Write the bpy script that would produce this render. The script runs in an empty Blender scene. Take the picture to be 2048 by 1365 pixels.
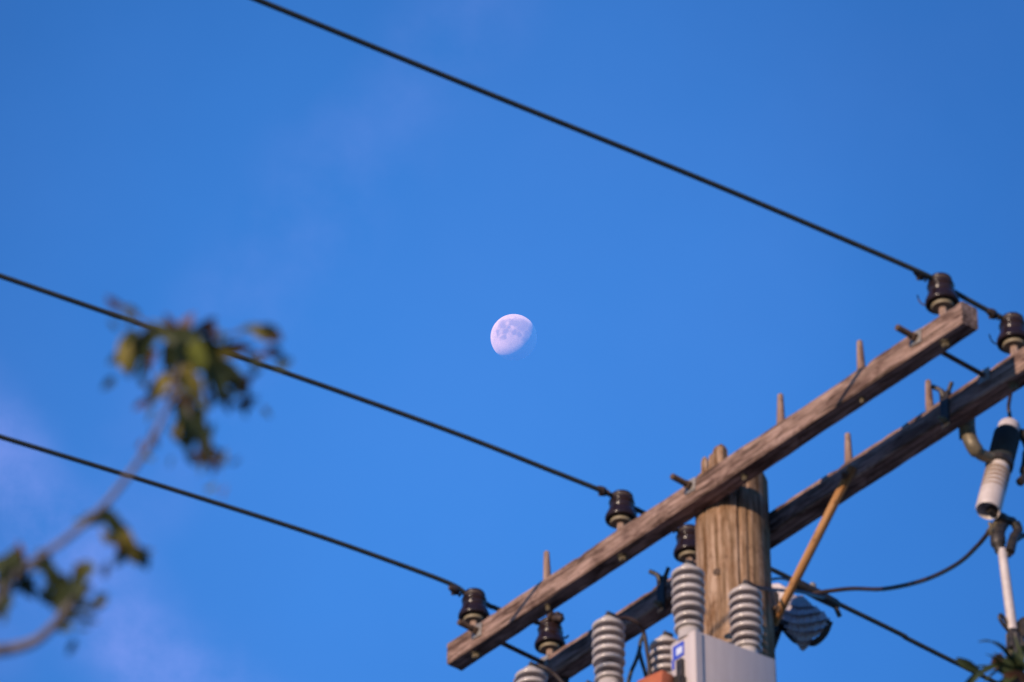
import bpy, bmesh, math, random
from mathutils import Vector, Matrix, noise

scene = bpy.context.scene
COL = scene.collection
PI = math.pi
R = math.radians

# ------------------------------------------------------------------ camera
EYE = Vector((0, 0, 1.6))
PITCH = R(36.735)
cam_data = bpy.data.cameras.new('camera')
cam = bpy.data.objects.new('camera', cam_data)
COL.objects.link(cam)
cam.location = EYE
cam.rotation_euler = (PI/2 + PITCH, 0, 0)
cam_data.sensor_width = 36
cam_data.lens = 36 * 10000 / 2048
cam_data.clip_start = 0.1
cam_data.clip_end = 30000
cam_data.dof.use_dof = True
cam_data.dof.focus_distance = 4000          # focused on the moon
cam_data.dof.aperture_fstop = 11
scene.camera = cam

# ------------------------------------------------------------------ sun and sky
SUN_AZ = R(33.5)      # degrees to the left of straight behind the camera
SUN_EL = R(8.7)
to_sun = Vector((-math.sin(SUN_AZ)*math.cos(SUN_EL), -math.cos(SUN_AZ)*math.cos(SUN_EL), math.sin(SUN_EL)))
sun_data = bpy.data.lights.new('sun', 'SUN')
sun_data.energy = 5.0
sun_data.angle = R(0.5)
sun_data.color = (1.0, 0.78, 0.60)
sun = bpy.data.objects.new('sun', sun_data)
COL.objects.link(sun)
sun.location = (-20, -30, 30)
sun.rotation_euler = to_sun.to_track_quat('Z', 'Y').to_euler()

world = bpy.data.worlds.new('World')
scene.world = world
world.use_nodes = True
wn, wl = world.node_tree.nodes, world.node_tree.links
wn.clear()
w_out = wn.new('ShaderNodeOutputWorld')
w_bg = wn.new('ShaderNodeBackground')
w_sky = wn.new('ShaderNodeTexSky')
w_sky.sky_type = 'NISHITA'
w_sky.sun_disc = False
w_sky.sun_elevation = SUN_EL
w_sky.sun_rotation = math.atan2(to_sun.x, to_sun.y)
w_sky.air_density = 1.0
w_sky.dust_density = 0.1
w_sky.ozone_density = 3.0
w_bg.inputs['Strength'].default_value = 0.15
w_mul = wn.new('ShaderNodeMix'); w_mul.data_type = 'RGBA'; w_mul.blend_type = 'MULTIPLY'
w_mul.inputs['Factor'].default_value = 1
w_mul.inputs['B'].default_value = (0.41, 0.97, 1.66, 1)      # deep saturated evening blue
wl.new(w_sky.outputs['Color'], w_mul.inputs['A'])
# faint cirrus: long soft streaks, broken up by noise, over the whole sky
w_tc = wn.new('ShaderNodeTexCoord')
def wmath(op, a, b=None, clamp=False):
    n = wn.new('ShaderNodeMath'); n.operation = op; n.use_clamp = clamp
    for i, v in enumerate((a, b)):
        if v is None: continue
        if isinstance(v, (int, float)): n.inputs[i].default_value = v
        else: wl.new(v, n.inputs[i])
    return n.outputs[0]
def wdot(vec):
    n = wn.new('ShaderNodeVectorMath'); n.operation = 'DOT_PRODUCT'
    wl.new(w_tc.outputs['Generated'], n.inputs[0]); n.inputs[1].default_value = vec
    return n.outputs['Value']
def wnoise(scale, detail, stretch=(1, 1, 1), off=(0, 0, 0)):
    mp = wn.new('ShaderNodeMapping'); mp.inputs['Scale'].default_value = stretch; mp.inputs['Location'].default_value = off
    n = wn.new('ShaderNodeTexNoise'); n.inputs['Scale'].default_value = scale; n.inputs['Detail'].default_value = detail + 2
    n.inputs['Roughness'].default_value = 0.55
    wl.new(w_tc.outputs['Generated'], mp.inputs[0]); wl.new(mp.outputs[0], n.inputs['Vector'])
    return n.outputs['Fac']
def streak(normal, half_width, amount, scale, off):
    d = wmath('ABSOLUTE', wmath('ADD', wdot(normal), wmath('MULTIPLY', wmath('SUBTRACT', wnoise(scale*0.35, 2, off=off), 0.5), half_width*1.6)))
    n = wn.new('ShaderNodeMapRange'); n.interpolation_type = 'SMOOTHERSTEP'
    n.inputs['From Min'].default_value = half_width; n.inputs['From Max'].default_value = 0
    wl.new(d, n.inputs['Value'])
    br = wn.new('ShaderNodeMapRange'); br.inputs['From Min'].default_value = 0.36; br.inputs['From Max'].default_value = 0.66
    wl.new(wnoise(scale, 3, off=off), br.inputs['Value'])
    return wmath('MULTIPLY', wmath('MULTIPLY', n.outputs[0], br.outputs[0]), amount)
fwd = Vector((0, math.cos(PITCH), math.sin(PITCH)))
upv = Vector((0, -math.sin(PITCH), math.cos(PITCH)))
def skydir(u, v):                      # a direction, by its small angles right of / above the moon
    return (fwd + Vector((u, 0, 0)) + upv*v).normalized()
def streak_normal(a, b):
    return skydir(*a).cross(skydir(*b)).normalized()
s1 = streak(streak_normal((-.104, -.020), (-.064, -.070)), 0.020, 0.34, 42, (3.1, 0.4, 1.7))
s2 = streak(streak_normal((-.090, -.040), (-.010, .060)), 0.020, 0.09, 40, (0.3, 2.2, 5.1))
veil = wn.new('ShaderNodeMapRange')
veil.inputs['From Min'].default_value = 0.42; veil.inputs['From Max'].default_value = 0.72
wl.new(wnoise(9.0, 3, off=(1.3, 4.1, 0.2)), veil.inputs['Value'])
cl = wmath('ADD', wmath('ADD', s1, s2), wmath('MULTIPLY', veil.outputs[0], 0.03), clamp=True)
# thin high veil that lightens the blue in one very broad soft patch
vd = wmath('ADD', wmath('ARCCOSINE', wdot(skydir(-.020, -.006))), wmath('MULTIPLY', wmath('SUBTRACT', wnoise(14, 2, off=(2.2, 0.7, 3.1)), 0.5), 0.05))
vb = wn.new('ShaderNodeMapRange'); vb.interpolation_type = 'SMOOTHSTEP'
vb.inputs['From Min'].default_value = 0.175; vb.inputs['From Max'].default_value = 0
wl.new(vd, vb.inputs['Value'])
w_br = wn.new('ShaderNodeMix'); w_br.data_type = 'RGBA'; w_br.blend_type = 'MULTIPLY'
wl.new(vb.outputs[0], w_br.inputs['Factor']); wl.new(w_mul.outputs['Result'], w_br.inputs['A'])
w_br.inputs['B'].default_value = (1.62, 1.52, 1.44, 1); w_br.clamp_result = False
w_mix = wn.new('ShaderNodeMix'); w_mix.data_type = 'RGBA'
wl.new(cl, w_mix.inputs['Factor'])
wl.new(w_br.outputs['Result'], w_mix.inputs['A'])
w_mix.inputs['B'].default_value = (2.6, 3.0, 7.4, 1)
wl.new(w_mix.outputs['Result'], w_bg.inputs['Color'])
wl.new(w_bg.outputs[0], w_out.inputs[0])

scene.view_settings.view_transform = 'Standard'
scene.view_settings.look = 'None'
scene.view_settings.exposure = 0.0
scene.view_settings.gamma = 1.0
scene.view_settings.use_curve_mapping = False
scene.cycles.use_denoising = True
scene.cycles.max_bounces = 6
scene.cycles.transparent_max_bounces = 8

# ------------------------------------------------------------------ materials
class M_:
    pass
M = M_()
def newmat(name):
    m = bpy.data.materials.new(name); m.use_nodes = True
    nt = m.node_tree
    return m, nt.nodes, nt.links, nt.nodes['Principled BSDF']
def nd(nodes, kind, **kw):
    n = nodes.new(kind)
    for k, v in kw.items():
        n.inputs[k].default_value = v
    return n
def ramp(nodes, stops):
    n = nodes.new('ShaderNodeValToRGB')
    e = n.color_ramp.elements
    while len(e) < len(stops): e.new(0.5)
    for el, (p, c) in zip(e, stops):
        el.position = p; el.color = (*c, 1) if len(c) == 3 else c
    return n
def mixc(nodes, links, fac, a, b, mode='MIX'):
    n = nodes.new('ShaderNodeMix'); n.data_type = 'RGBA'; n.blend_type = mode
    for key, v in (('Factor', fac), ('A', a), ('B', b)):
        if isinstance(v, (int, float)): n.inputs[key].default_value = v
        elif isinstance(v, tuple): n.inputs[key].default_value = (*v, 1)
        else: links.new(v, n.inputs[key])
    return n.outputs['Result']
def tex(nodes, links, stretch, scale, detail=6, rough=0.6, off=(0, 0, 0), distort=0.0):
    tc = nodes.new('ShaderNodeTexCoord'); mp = nodes.new('ShaderNodeMapping')
    mp.inputs['Scale'].default_value = stretch; mp.inputs['Location'].default_value = off
    n = nodes.new('ShaderNodeTexNoise')
    n.inputs['Scale'].default_value = scale; n.inputs['Detail'].default_value = detail
    n.inputs['Roughness'].default_value = rough; n.inputs['Distortion'].default_value = distort
    links.new(tc.outputs['Object'], mp.inputs[0]); links.new(mp.outputs[0], n.inputs['Vector'])
    return n.outputs['Fac']
def wood(name, dark, mid, light, along, stain, grain=60):
    dark, mid, light = [tuple(0.84*c for c in q) for q in (dark, mid, light)]
    m, n, l, p = newmat(name)
    st = [1, 1, 1]; st['xyz'.index(along)] = 0.06
    fine = tex(n, l, tuple(st), grain, 8, 0.65)
    r = ramp(n, [(0.36, dark), (0.5, mid), (0.64, light)])
    l.new(fine, r.inputs[0])
    st2 = [1, 1, 1]; st2['xyz'.index(along)] = 0.30
    blot = tex(n, l, tuple(st2), 17, 6, 0.66, off=(4, 2, 7), distort=0.6)
    rb = ramp(n, [(0.44, (0, 0, 0)), (0.62, (1, 1, 1))])
    l.new(blot, rb.inputs[0])
    c = mixc(n, l, rb.outputs[0], r.outputs[0], stain, 'MULTIPLY')
    st3 = [1, 1, 1]; st3['xyz'.index(along)] = 0.02
    crack = tex(n, l, tuple(st3), grain*1.4, 3, 0.5, off=(9, 9, 3))
    rc = ramp(n, [(0.30, (0.25, 0.22, 0.2)), (0.36, (1, 1, 1))])
    l.new(crack, rc.inputs[0])
    c = mixc(n, l, 1.0, c, rc.outputs[0], 'MULTIPLY')
    speck = tex(n, l, tuple(0.5 + 0.5*q for q in st2), 34, 5, 0.7, off=(2, 8, 1))
    rs = ramp(n, [(0.55, (0, 0, 0)), (0.72, (1, 1, 1))])
    l.new(speck, rs.inputs[0])
    c = mixc(n, l, rs.outputs[0], c, (0.40, 0.36, 0.35), 'MULTIPLY')
    l.new(c, p.inputs['Base Color'])
    p.inputs['Roughness'].default_value = 0.9
    p.inputs['Specular IOR Level'].default_value = 0.15
    b = nd(n, 'ShaderNodeBump', Strength=0.55, Distance=0.006)
    l.new(fine, b.inputs['Height']); l.new(b.outputs[0], p.inputs['Normal'])
    return m
M.arm = wood('weathered_crossarm_wood', (0.12, 0.08, 0.058), (0.31, 0.195, 0.15), (0.48, 0.325, 0.265), 'x', (0.36, 0.32, 0.31))
M.pole = wood('weathered_pole_wood', (0.14, 0.08, 0.04), (0.33, 0.205, 0.125), (0.50, 0.34, 0.24), 'z', (0.60, 0.50, 0.40), 48)
M.pin = wood('pin_wood', (0.22, 0.14, 0.11), (0.34, 0.22, 0.17), (0.42, 0.29, 0.22), 'z', (0.8, 0.72, 0.7), 70)
M.brace = wood('ochre_brace_wood', (0.24, 0.12, 0.055), (0.40, 0.20, 0.082), (0.52, 0.29, 0.14), 'x', (0.85, 0.75, 0.6), 40)
def plain(name, c1, c2, rough=0.5, metal=0.0, scale=14, spec=0.5, bump=0.0, coat=0.0):
    c1, c2 = [tuple(0.84*c for c in q) for q in (c1, c2)]
    m, n, l, p = newmat(name)
    t = tex(n, l, (1, 1, 1), scale, 5, 0.6)
    r = ramp(n, [(0.35, c1), (0.68, c2)])
    l.new(t, r.inputs[0]); l.new(r.outputs[0], p.inputs['Base Color'])
    p.inputs['Roughness'].default_value = rough
    p.inputs['Metallic'].default_value = metal
    p.inputs['Specular IOR Level'].default_value = spec
    p.inputs['Coat Weight'].default_value = coat
    if bump:
        b = nd(n, 'ShaderNodeBump', Strength=bump, Distance=0.004)
        l.new(t, b.inputs['Height']); l.new(b.outputs[0], p.inputs['Normal'])
    return m
M.glaze = plain('dark_brown_glaze', (0.014, 0.008, 0.009), (0.040, 0.020, 0.018), 0.22, spec=0.35)
M.collar = plain('tan_petticoat', (0.22, 0.17, 0.10), (0.34, 0.27, 0.17), 0.6)
M.tie = plain('tie_wire', (0.03, 0.022, 0.02), (0.09, 0.05, 0.035), 0.55, spec=0.4)
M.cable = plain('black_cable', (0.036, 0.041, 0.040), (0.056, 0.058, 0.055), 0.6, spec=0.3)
M.jumper = plain('brown_black_cable', (0.02, 0.014, 0.013), (0.05, 0.026, 0.022), 0.5, spec=0.35)
M.porcelain = plain('grey_white_porcelain', (0.44, 0.375, 0.34), (0.62, 0.54, 0.50), 0.2, scale=9, spec=0.5)
M.white = plain('white_porcelain', (0.50, 0.41, 0.375), (0.66, 0.56, 0.52), 0.4, scale=20)
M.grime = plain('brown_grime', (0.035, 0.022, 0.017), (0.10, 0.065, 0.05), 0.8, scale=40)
M.ringtan = plain('tan_glazed_rib', (0.30, 0.20, 0.14), (0.40, 0.30, 0.23), 0.4)
M.tank = plain('grey_tank_paint', (0.58, 0.49, 0.46), (0.63, 0.54, 0.51), 0.42, scale=5)
def streaky(m_):
    n, l = m_.node_tree.nodes, m_.node_tree.links
    p = n['Principled BSDF']
    src = p.inputs['Base Color'].links[0].from_socket
    st = tex(n, l, (1, 1, 0.07), 26, 5, 0.6, off=(3, 1, 0))
    r = ramp(n, [(0.40, (0.72, 0.68, 0.66)), (0.62, (1, 1, 1))])
    l.new(st, r.inputs[0])
    l.new(mixc(n, l, 0.28, src, r.outputs[0], 'MULTIPLY'), p.inputs['Base Color'])
streaky(M.tank)
M.galv = plain('weathered_galvanised_steel', (0.24, 0.21, 0.18), (0.42, 0.37, 0.33), 0.55, 0.35, 40, bump=0.2)
M.rust = plain('rusty_steel', (0.06, 0.035, 0.022), (0.16, 0.085, 0.045), 0.8, 0.1, 60, bump=0.3)
M.castdark = plain('dark_cast_metal', (0.018, 0.018, 0.018), (0.07, 0.05, 0.04), 0.5, 0.3, 45, bump=0.3)
M.bronze = plain('olive_bronze', (0.11, 0.085, 0.05), (0.26, 0.20, 0.12), 0.5, 0.2, 30, bump=0.2)
M.orange = plain('orange_red_plastic', (0.42, 0.10, 0.035), (0.50, 0.14, 0.05), 0.5)
M.blue = plain('blue_label', (0.03, 0.07, 0.50), (0.05, 0.10, 0.56), 0.4)
M.labelwhite = plain('label_white', (0.6, 0.62, 0.75), (0.7, 0.7, 0.8), 0.4)
M.ribbed = plain('dark_violet_shell', (0.40, 0.34, 0.36), (0.55, 0.48, 0.50), 0.6, scale=25)
M.pale = plain('pale_speckled_panel', (0.55, 0.40, 0.36), (0.78, 0.72, 0.72), 0.5, scale=60)
M.ground = plain('worn_grey_paving', (0.19, 0.205, 0.22), (0.25, 0.26, 0.27), 0.95, scale=0.4)
M.bark = plain('grey_brown_bark', (0.10, 0.085, 0.095), (0.20, 0.17, 0.18), 0.85, scale=90, bump=0.4)
def leafmat(name, c1, c2, trans):
    m, n, l, p = newmat(name)
    t = tex(n, l, (1, 1, 1), 70, 4, 0.6)
    r = ramp(n, [(0.35, c1), (0.68, c2)])
    l.new(t, r.inputs[0])
    l.new(r.outputs[0], p.inputs['Base Color'])
    p.inputs['Roughness'].default_value = 0.5
    p.inputs['Specular IOR Level'].default_value = 0.25
    tr = n.new('ShaderNodeBsdfTranslucent')
    l.new(r.outputs[0], tr.inputs['Color'])
    mx = n.new('ShaderNodeMixShader'); mx.inputs[0].default_value = trans
    l.new(p.outputs[0], mx.inputs[1]); l.new(tr.outputs[0], mx.inputs[2])
    l.new(mx.outputs[0], n['Material Output'].inputs['Surface'])
    return m
LEAFMATS = [leafmat('dark_green_leaf', (0.030, 0.045, 0.020), (0.075, 0.085, 0.028), 0.25),
            leafmat('olive_leaf', (0.16, 0.14, 0.025), (0.28, 0.20, 0.045), 0.35),
            leafmat('reddish_brown_leaf', (0.10, 0.045, 0.025), (0.17, 0.08, 0.045), 0.3),
            leafmat('yellow_green_leaf', (0.17, 0.19, 0.03), (0.24, 0.22, 0.04), 0.45)]

# ------------------------------------------------------------------ mesh helpers
class MB:
    """collects shapes, then links them as one mesh object"""
    def __init__(self):
        self.v, self.f = [], []
    def add(self, verts, faces):
        o = len(self.v)
        self.v += [tuple(x) for x in verts]
        self.f += [tuple(i + o for i in fc) for fc in faces]
        return self
    def box(self, c, size, rot=None, taper=1.0):
        hx, hy, hz = (d/2 for d in size)
        P = []
        for z in (-hz, hz):
            k = taper if z > 0 else 1
            for x, y in ((-hx, -hy), (hx, -hy), (hx, hy), (-hx, hy)):
                p = Vector((x*k, y*k, z))
                if rot: p = rot @ p
                P.append(p + Vector(c))
        return self.add(P, [(3, 2, 1, 0), (4, 5, 6, 7), (0, 1, 5, 4), (1, 2, 6, 5), (2, 3, 7, 6), (3, 0, 4, 7)])
    def lathe(self, prof, seg=28, mat=None):
        mat = mat or Matrix()
        P, F = [], []
        for r, z in prof:
            for i in range(seg):
                a = 2*PI*i/seg
                P.append(mat @ Vector((r*math.cos(a), r*math.sin(a), z)))
        for j in range(len(prof) - 1):
            for i in range(seg):
                k = (i + 1) % seg
                F.append((j*seg + i, j*seg + k, (j+1)*seg + k, (j+1)*seg + i))
        F.append(tuple(range(seg - 1, -1, -1)))
        F.append(tuple((len(prof)-1)*seg + i for i in range(seg)))
        return self.add(P, F)
    def tube(self, path, rad, seg=10):
        path = [Vector(p) for p in path]
        n = len(path)
        rads = rad if isinstance(rad, (list, tuple)) else [rad]*n
        P, F = [], []
        ref = None
        for i, p in enumerate(path):
            t = (path[min(i+1, n-1)] - path[max(i-1, 0)]).normalized()
            if ref is None:
                ref = t.orthogonal().normalized()
            ref = (ref - t*ref.dot(t)).normalized()
            b = t.cross(ref)
            for k in range(seg):
                a = 2*PI*k/seg
                P.append(p + (ref*math.cos(a) + b*math.sin(a))*rads[i])
        for i in range(n - 1):
            for k in range(seg):
                q = (k + 1) % seg
                F.append((i*seg + k, i*seg + q, (i+1)*seg + q, (i+1)*seg + k))
        F.append(tuple(range(seg - 1, -1, -1)))
        F.append(tuple((n-1)*seg + k for k in range(seg)))
        return self.add(P, F)
    def rod(self, a, b, r, seg=12, r2=None):
        return self.tube([a, b], [r, r if r2 is None else r2], seg)
    def build(self, name, mat, parent=None, smooth=True, bevel=0.0, mats=None, sharp=40):
        me = bpy.data.meshes.new(name)
        me.from_pydata(self.v, [], self.f)
        me.validate(); me.update()
        bm = bmesh.new(); bm.from_mesh(me)
        bmesh.ops.recalc_face_normals(bm, faces=bm.faces)
        if bevel:
            ed = [e for e in bm.edges if len(e.link_faces) == 2 and e.calc_face_angle(0) > 0.6]
            bmesh.ops.bevel(bm, geom=ed, offset=bevel, segments=2, affect='EDGES', profile=0.5, clamp_overlap=True)
        bm.to_mesh(me); bm.free()
        if smooth:
            me.polygons.foreach_set('use_smooth', [True]*len(me.polygons))
            me.set_sharp_from_angle(angle=R(sharp))
        me.materials.append(mat)
        o = bpy.data.objects.new(name, me)
        COL.objects.link(o)
        if parent: o.parent = parent
        return o
def spline(pts, n=10):
    """smooth curve through points"""
    pts = [Vector(p) for p in pts]
    P = [pts[0]*2 - pts[1]] + pts + [pts[-1]*2 - pts[-2]]
    out = []
    for i in range(1, len(P) - 2):
        for k in range(n):
            t = k/n
            a, b, c, d = P[i-1], P[i], P[i+1], P[i+2]
            out.append(0.5*((2*b) + (c - a)*t + (2*a - 5*b + 4*c - d)*t*t + (3*b - a - 3*c + d)*t**3))
    out.append(pts[-1])
    return out

# pole-head frame: x along the crossarms, y away across them, z up; origin at the near arm's lower front left corner
HEAD = Matrix.Translation((-0.30597, 19.72546, 12.8281 + 1.6)) @ Matrix.Rotation(-R(50.1886), 4, 'Z')
def tag(o, label, cat, group=None):
    o['label'] = label; o['category'] = cat
    if group: o['group'] = group
    return o
def thing(name, label, cat, loc, group=None, frame=HEAD):
    o = bpy.data.objects.new(name, None); COL.objects.link(o)
    o.empty_display_size = 0.1
    o.matrix_world = frame @ Matrix.Translation(loc)
    return tag(o, label, cat, group)
def dup(root, loc, label=None, frame=HEAD):
    def cp(o, par):
        c = o.copy(); COL.objects.link(c); c.parent = par
        for ch in [x for x in o.children]: cp(ch, c)
        return c
    r = cp(root, None)
    r.matrix_world = frame @ Matrix.Translation(loc)
    if label: r['label'] = label
    return r
V = Vector

# ------------------------------------------------------------------ ground and moon
g = MB().add([(-9000, -9000, 0), (9000, -9000, 0), (9000, 9000, 0), (-9000, 9000, 0)], [(0, 1, 2, 3)]).build('ground', M.ground, smooth=False)
g['kind'] = 'structure'

MOON_D = 6000.0
MOON_R = MOON_D*46.4/10000
mdir = skydir((1027.5-1024)/10000, (682.5-675)/10000)
m, n, l, p = newmat('moon_surface')
n.remove(p)
tc = n.new('ShaderNodeTexCoord')
warp = nd(n, 'ShaderNodeTexNoise', Scale=3.2, Detail=3, Roughness=0.6)
nrm = n.new('ShaderNodeVectorMath'); nrm.operation = 'SCALE'; nrm.inputs['Scale'].default_value = 1/MOON_R
l.new(tc.outputs['Object'], nrm.inputs[0]); l.new(nrm.outputs[0], warp.inputs['Vector'])
wv = n.new('ShaderNodeVectorMath'); wv.operation = 'MULTIPLY_ADD'
l.new(warp.outputs['Color'], wv.inputs[0]); wv.inputs[1].default_value = (0.42, 0.42, 0.42)
off = n.new('ShaderNodeVectorMath'); off.operation = 'ADD'; off.inputs[1].default_value = (-0.21, -0.21, -0.21)
l.new(nrm.outputs[0], off.inputs[0]); l.new(off.outputs[0], wv.inputs[2])
def blob(x, y, r, soft, src):
    z = math.sqrt(max(0, 1 - x*x - y*y))
    d = n.new('ShaderNodeVectorMath'); d.operation = 'DISTANCE'
    l.new(src, d.inputs[0]); d.inputs[1].default_value = (x, y, z)
    q = n.new('ShaderNodeMapRange'); q.interpolation_type = 'SMOOTHSTEP'
    q.inputs['From Min'].default_value = r*(1+soft); q.inputs['From Max'].default_value = r*(1-soft)
    l.new(d.outputs['Value'], q.inputs['Value'])
    return q.outputs[0]
def maxi(vals):
    acc = vals[0]
    for v in vals[1:]:
        k = n.new('ShaderNodeMath'); k.operation = 'MAXIMUM'
        l.new(acc, k.inputs[0]); l.new(v, k.inputs[1]); acc = k.outputs[0]
    return acc
maria = maxi([blob(*b, 0.55, wv.outputs[0]) for b in [(-.48, .55, .24), (-.05, .66, .22), (.16, .64, .22), (.42, .60, .27), (.30, .42, .2),
        (-.68, .20, .13), (-.36, .27, .16), (-.44, -.06, .15), (.03, .24, .15), (.25, .14, .13), (.58, .20, .2), (.50, -.1, .17),
        (.72, .40, .2), (-.2, .42, .13)]])
rays = maxi([blob(*b, 0.7, nrm.outputs[0]) for b in [(-.07, .45, .07), (-.28, .60, .08), (-.10, .82, .07), (-.52, -.30, .25), (-.05, .35, .06)]])
fine = nd(n, 'ShaderNodeTexNoise', Scale=9, Detail=8, Roughness=0.7)
l.new(nrm.outputs[0], fine.inputs['Vector'])
fr = ramp(n, [(0.32, (0.58, 0.56, 0.54)), (0.68, (0.84, 0.82, 0.80))])
l.new(fine.outputs['Fac'], fr.inputs[0])
c1 = mixc(n, l, maria, fr.outputs[0], (0.45, 0.43, 0.42), 'MIX')
mk = n.new('ShaderNodeMath'); mk.operation = 'MULTIPLY'; mk.inputs[1].default_value = 0.42
l.new(rays, mk.inputs[0])
c2 = mixc(n, l, mk.outputs[0], c1, (0.98, 0.95, 0.93), 'MIX')
c3 = mixc(n, l, 1.0, c2, (0.78, 0.52, 0.42), 'MULTIPLY')
df = nd(n, 'ShaderNodeBsdfDiffuse', Roughness=1.0)
l.new(c3, df.inputs['Color'])
tb = nd(n, 'ShaderNodeBsdfTransparent', Color=(0.575, 0.865, 0.937, 1))
clear = n.new('ShaderNodeBsdfTransparent')                    # the bright air between us and the moon still shows its blue
ad = n.new('ShaderNodeAddShader'); l.new(df.outputs[0], ad.inputs[0]); l.new(tb.outputs[0], ad.inputs[1])
geo = n.new('ShaderNodeNewGeometry')
mx = n.new('ShaderNodeMixShader')
l.new(geo.outputs['Backfacing'], mx.inputs[0]); l.new(ad.outputs[0], mx.inputs[1]); l.new(clear.outputs[0], mx.inputs[2])
l.new(mx.outputs[0], n['Material Output'].inputs['Surface'])
bm = bmesh.new(); bmesh.ops.create_uvsphere(bm, u_segments=96, v_segments=64, radius=MOON_R)
me = bpy.data.meshes.new('moon'); bm.to_mesh(me); bm.free()
me.polygons.foreach_set('use_smooth', [True]*len(me.polygons)); me.materials.append(m)
moon = bpy.data.objects.new('moon', me); COL.objects.link(moon)
moon.location = EYE + mdir*MOON_D
moon.rotation_euler = cam.rotation_euler
tag(moon, 'pale waning gibbous moon in the middle of the blue sky', 'moon')

# ------------------------------------------------------------------ utility pole
PS, PM = 1.728, 0.251                    # pole axis in the head frame
PZ = -14.428
pole = thing('utility_pole', 'thick weathered brown wooden utility pole carrying both crossarms', 'utility pole', (PS, PM, PZ))
SEG = 120
def pole_ring(z, rad, amp=1.0):
    ring = []
    for k in range(SEG):
        a = 2*PI*k/SEG
        r = rad + 0.004*noise.noise(V((math.cos(a)*1.5, math.sin(a)*1.5, z*0.8)))
        r += 0.0022*noise.noise(V((math.cos(a)*18, math.sin(a)*18, z*1.2)))
        for ca, w, dp, wob in CHECKS:
            d = (a - ca - wob*math.sin(z*2.1 + ca*5) + PI) % (2*PI) - PI
            if abs(d) < w: r -= dp*amp*(1 - abs(d)/w)
        ring.append(V((r*math.cos(a), r*math.sin(a), z)))
    return ring
# long drying checks down the shaft: (angle, half width, depth, wobble); the camera side is at -90+50 degrees
CAMA = R(-90 + 50.19)
CHECKS = [(CAMA + 0.13, 0.055, 0.022, 0.02), (CAMA - 0.45, 0.05, 0.010, 0.03), (CAMA + 0.42, 0.05, 0.012, 0.025), (CAMA - 0.85, 0.05, 0.010, 0.02),
          (CAMA + 2.2, 0.06, 0.02, 0.02), (CAMA + 3.4, 0.05, 0.015, 0.03)]
P, F = [], []
zs = [-14.428 + 0.5*i for i in range(24)]
zs = [z for z in zs if z < -2.2] + [-2.2 + 0.08*i for i in range(31)]
zs.append(0.215)
for z in zs:
    rad = 0.165 + 0.0055*(0.3 - z)
    P += [v + V((0, 0, -PZ)) for v in pole_ring(z, rad)]
for j in range(len(zs) - 1):
    for i in range(SEG):
        k = (i+1) % SEG
        F.append((j*SEG + i, j*SEG + k, (j+1)*SEG + k, (j+1)*SEG + i))
# weather-split top: uneven heights
nb = len(P)
top = pole_ring(0.215, 0.165)
for i, v in enumerate(top):
    h = 0.012 + 0.03*noise.noise(V((v.x*14, v.y*14, 3.3))) + 0.012*noise.noise(V((v.x*40, v.y*40, 1.3)))
    P.append(V((v.x*0.97, v.y*0.97, 0.215 + h - PZ)))
j = len(zs) - 1
for i in range(SEG):
    k = (i+1) % SEG
    F.append((j*SEG + i, j*SEG + k, nb + k, nb + i))
P.append(V((0, 0, 0.19 - PZ)))
for i in range(SEG):
    F.append((nb + i, nb + (i+1) % SEG, len(P) - 1))
MB().add(P, F).build('shaft', M.pole, pole, sharp=50)
# standing splinters of the split top
rnd = random.Random(4)
for (s, mm, w, h) in [(*(1.811, 0.110, 0.225)[:2], 0.075, (1.815, 0.110, 0.309)[2] - 0.22), (*(1.667, 0.150, 0.294)[:2], 0.036, (1.669, 0.150, 0.349)[2] - 0.22), (*(1.736, 0.130, 0.261)[:2], 0.04, (1.738, 0.130, 0.310)[2] - 0.22)]:
    b = MB()
    a = V((s - PS, mm - PM, 0.10 - PZ))
    pts = []
    for z, k in ((0, 1), (0.55, 1.0), (0.88, 0.92), (1.0, 0.70)):
        for cx, cy in ((-.5, -.35), (-.15, -.5), (.2, -.42), (.5, -.3), (.45, .35), (0, .45), (-.48, .3)):
            pts.append(a + V((cx*w*k + rnd.uniform(-.003, .003), cy*w*k*0.7, z*(h + 0.12) + rnd.uniform(-.006, .006)*(z > 0))))
    fs = []
    for j in range(3):
        for i in range(7):
            fs.append((j*7 + i, j*7 + (i+1) % 7, j*7 + 7 + (i+1) % 7, j*7 + 7 + i))
    fs.append(tuple(range(21, 28)))
    b.add(pts, fs).build('splinter', M.pole, pole, smooth=False)
def knot(parent, s, mm, z, out, r):
    rot = V(out).to_track_quat('Z', 'Y').to_matrix().to_4x4()
    return MB().lathe([(r*1.35, -0.012), (r*1.2, 0.001), (r*0.9, 0.004), (r*0.5, 0.005), (r*0.2, 0.005)], 18, Matrix.Translation((s - PS, mm - PM, z - PZ)) @ rot).build('knot', M.knot, parent)
M.knot = plain('dark_knot_wood', (0.06, 0.035, 0.022), (0.13, 0.075, 0.045), 0.9, scale=60)
def pole_surface(a, z):
    rad = 0.165 + 0.0055*(0.3 - z)
    return (PS + rad*math.cos(a), PM + rad*math.sin(a), z)
for da, z, r in ((-0.52, -0.365, 0.016), (-0.08, -0.80, 0.013)):
    a = CAMA + da
    s_, m_, z_ = pole_surface(a, z)
    knot(pole, s_, m_, z_, (math.cos(a), math.sin(a), 0), r)

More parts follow.
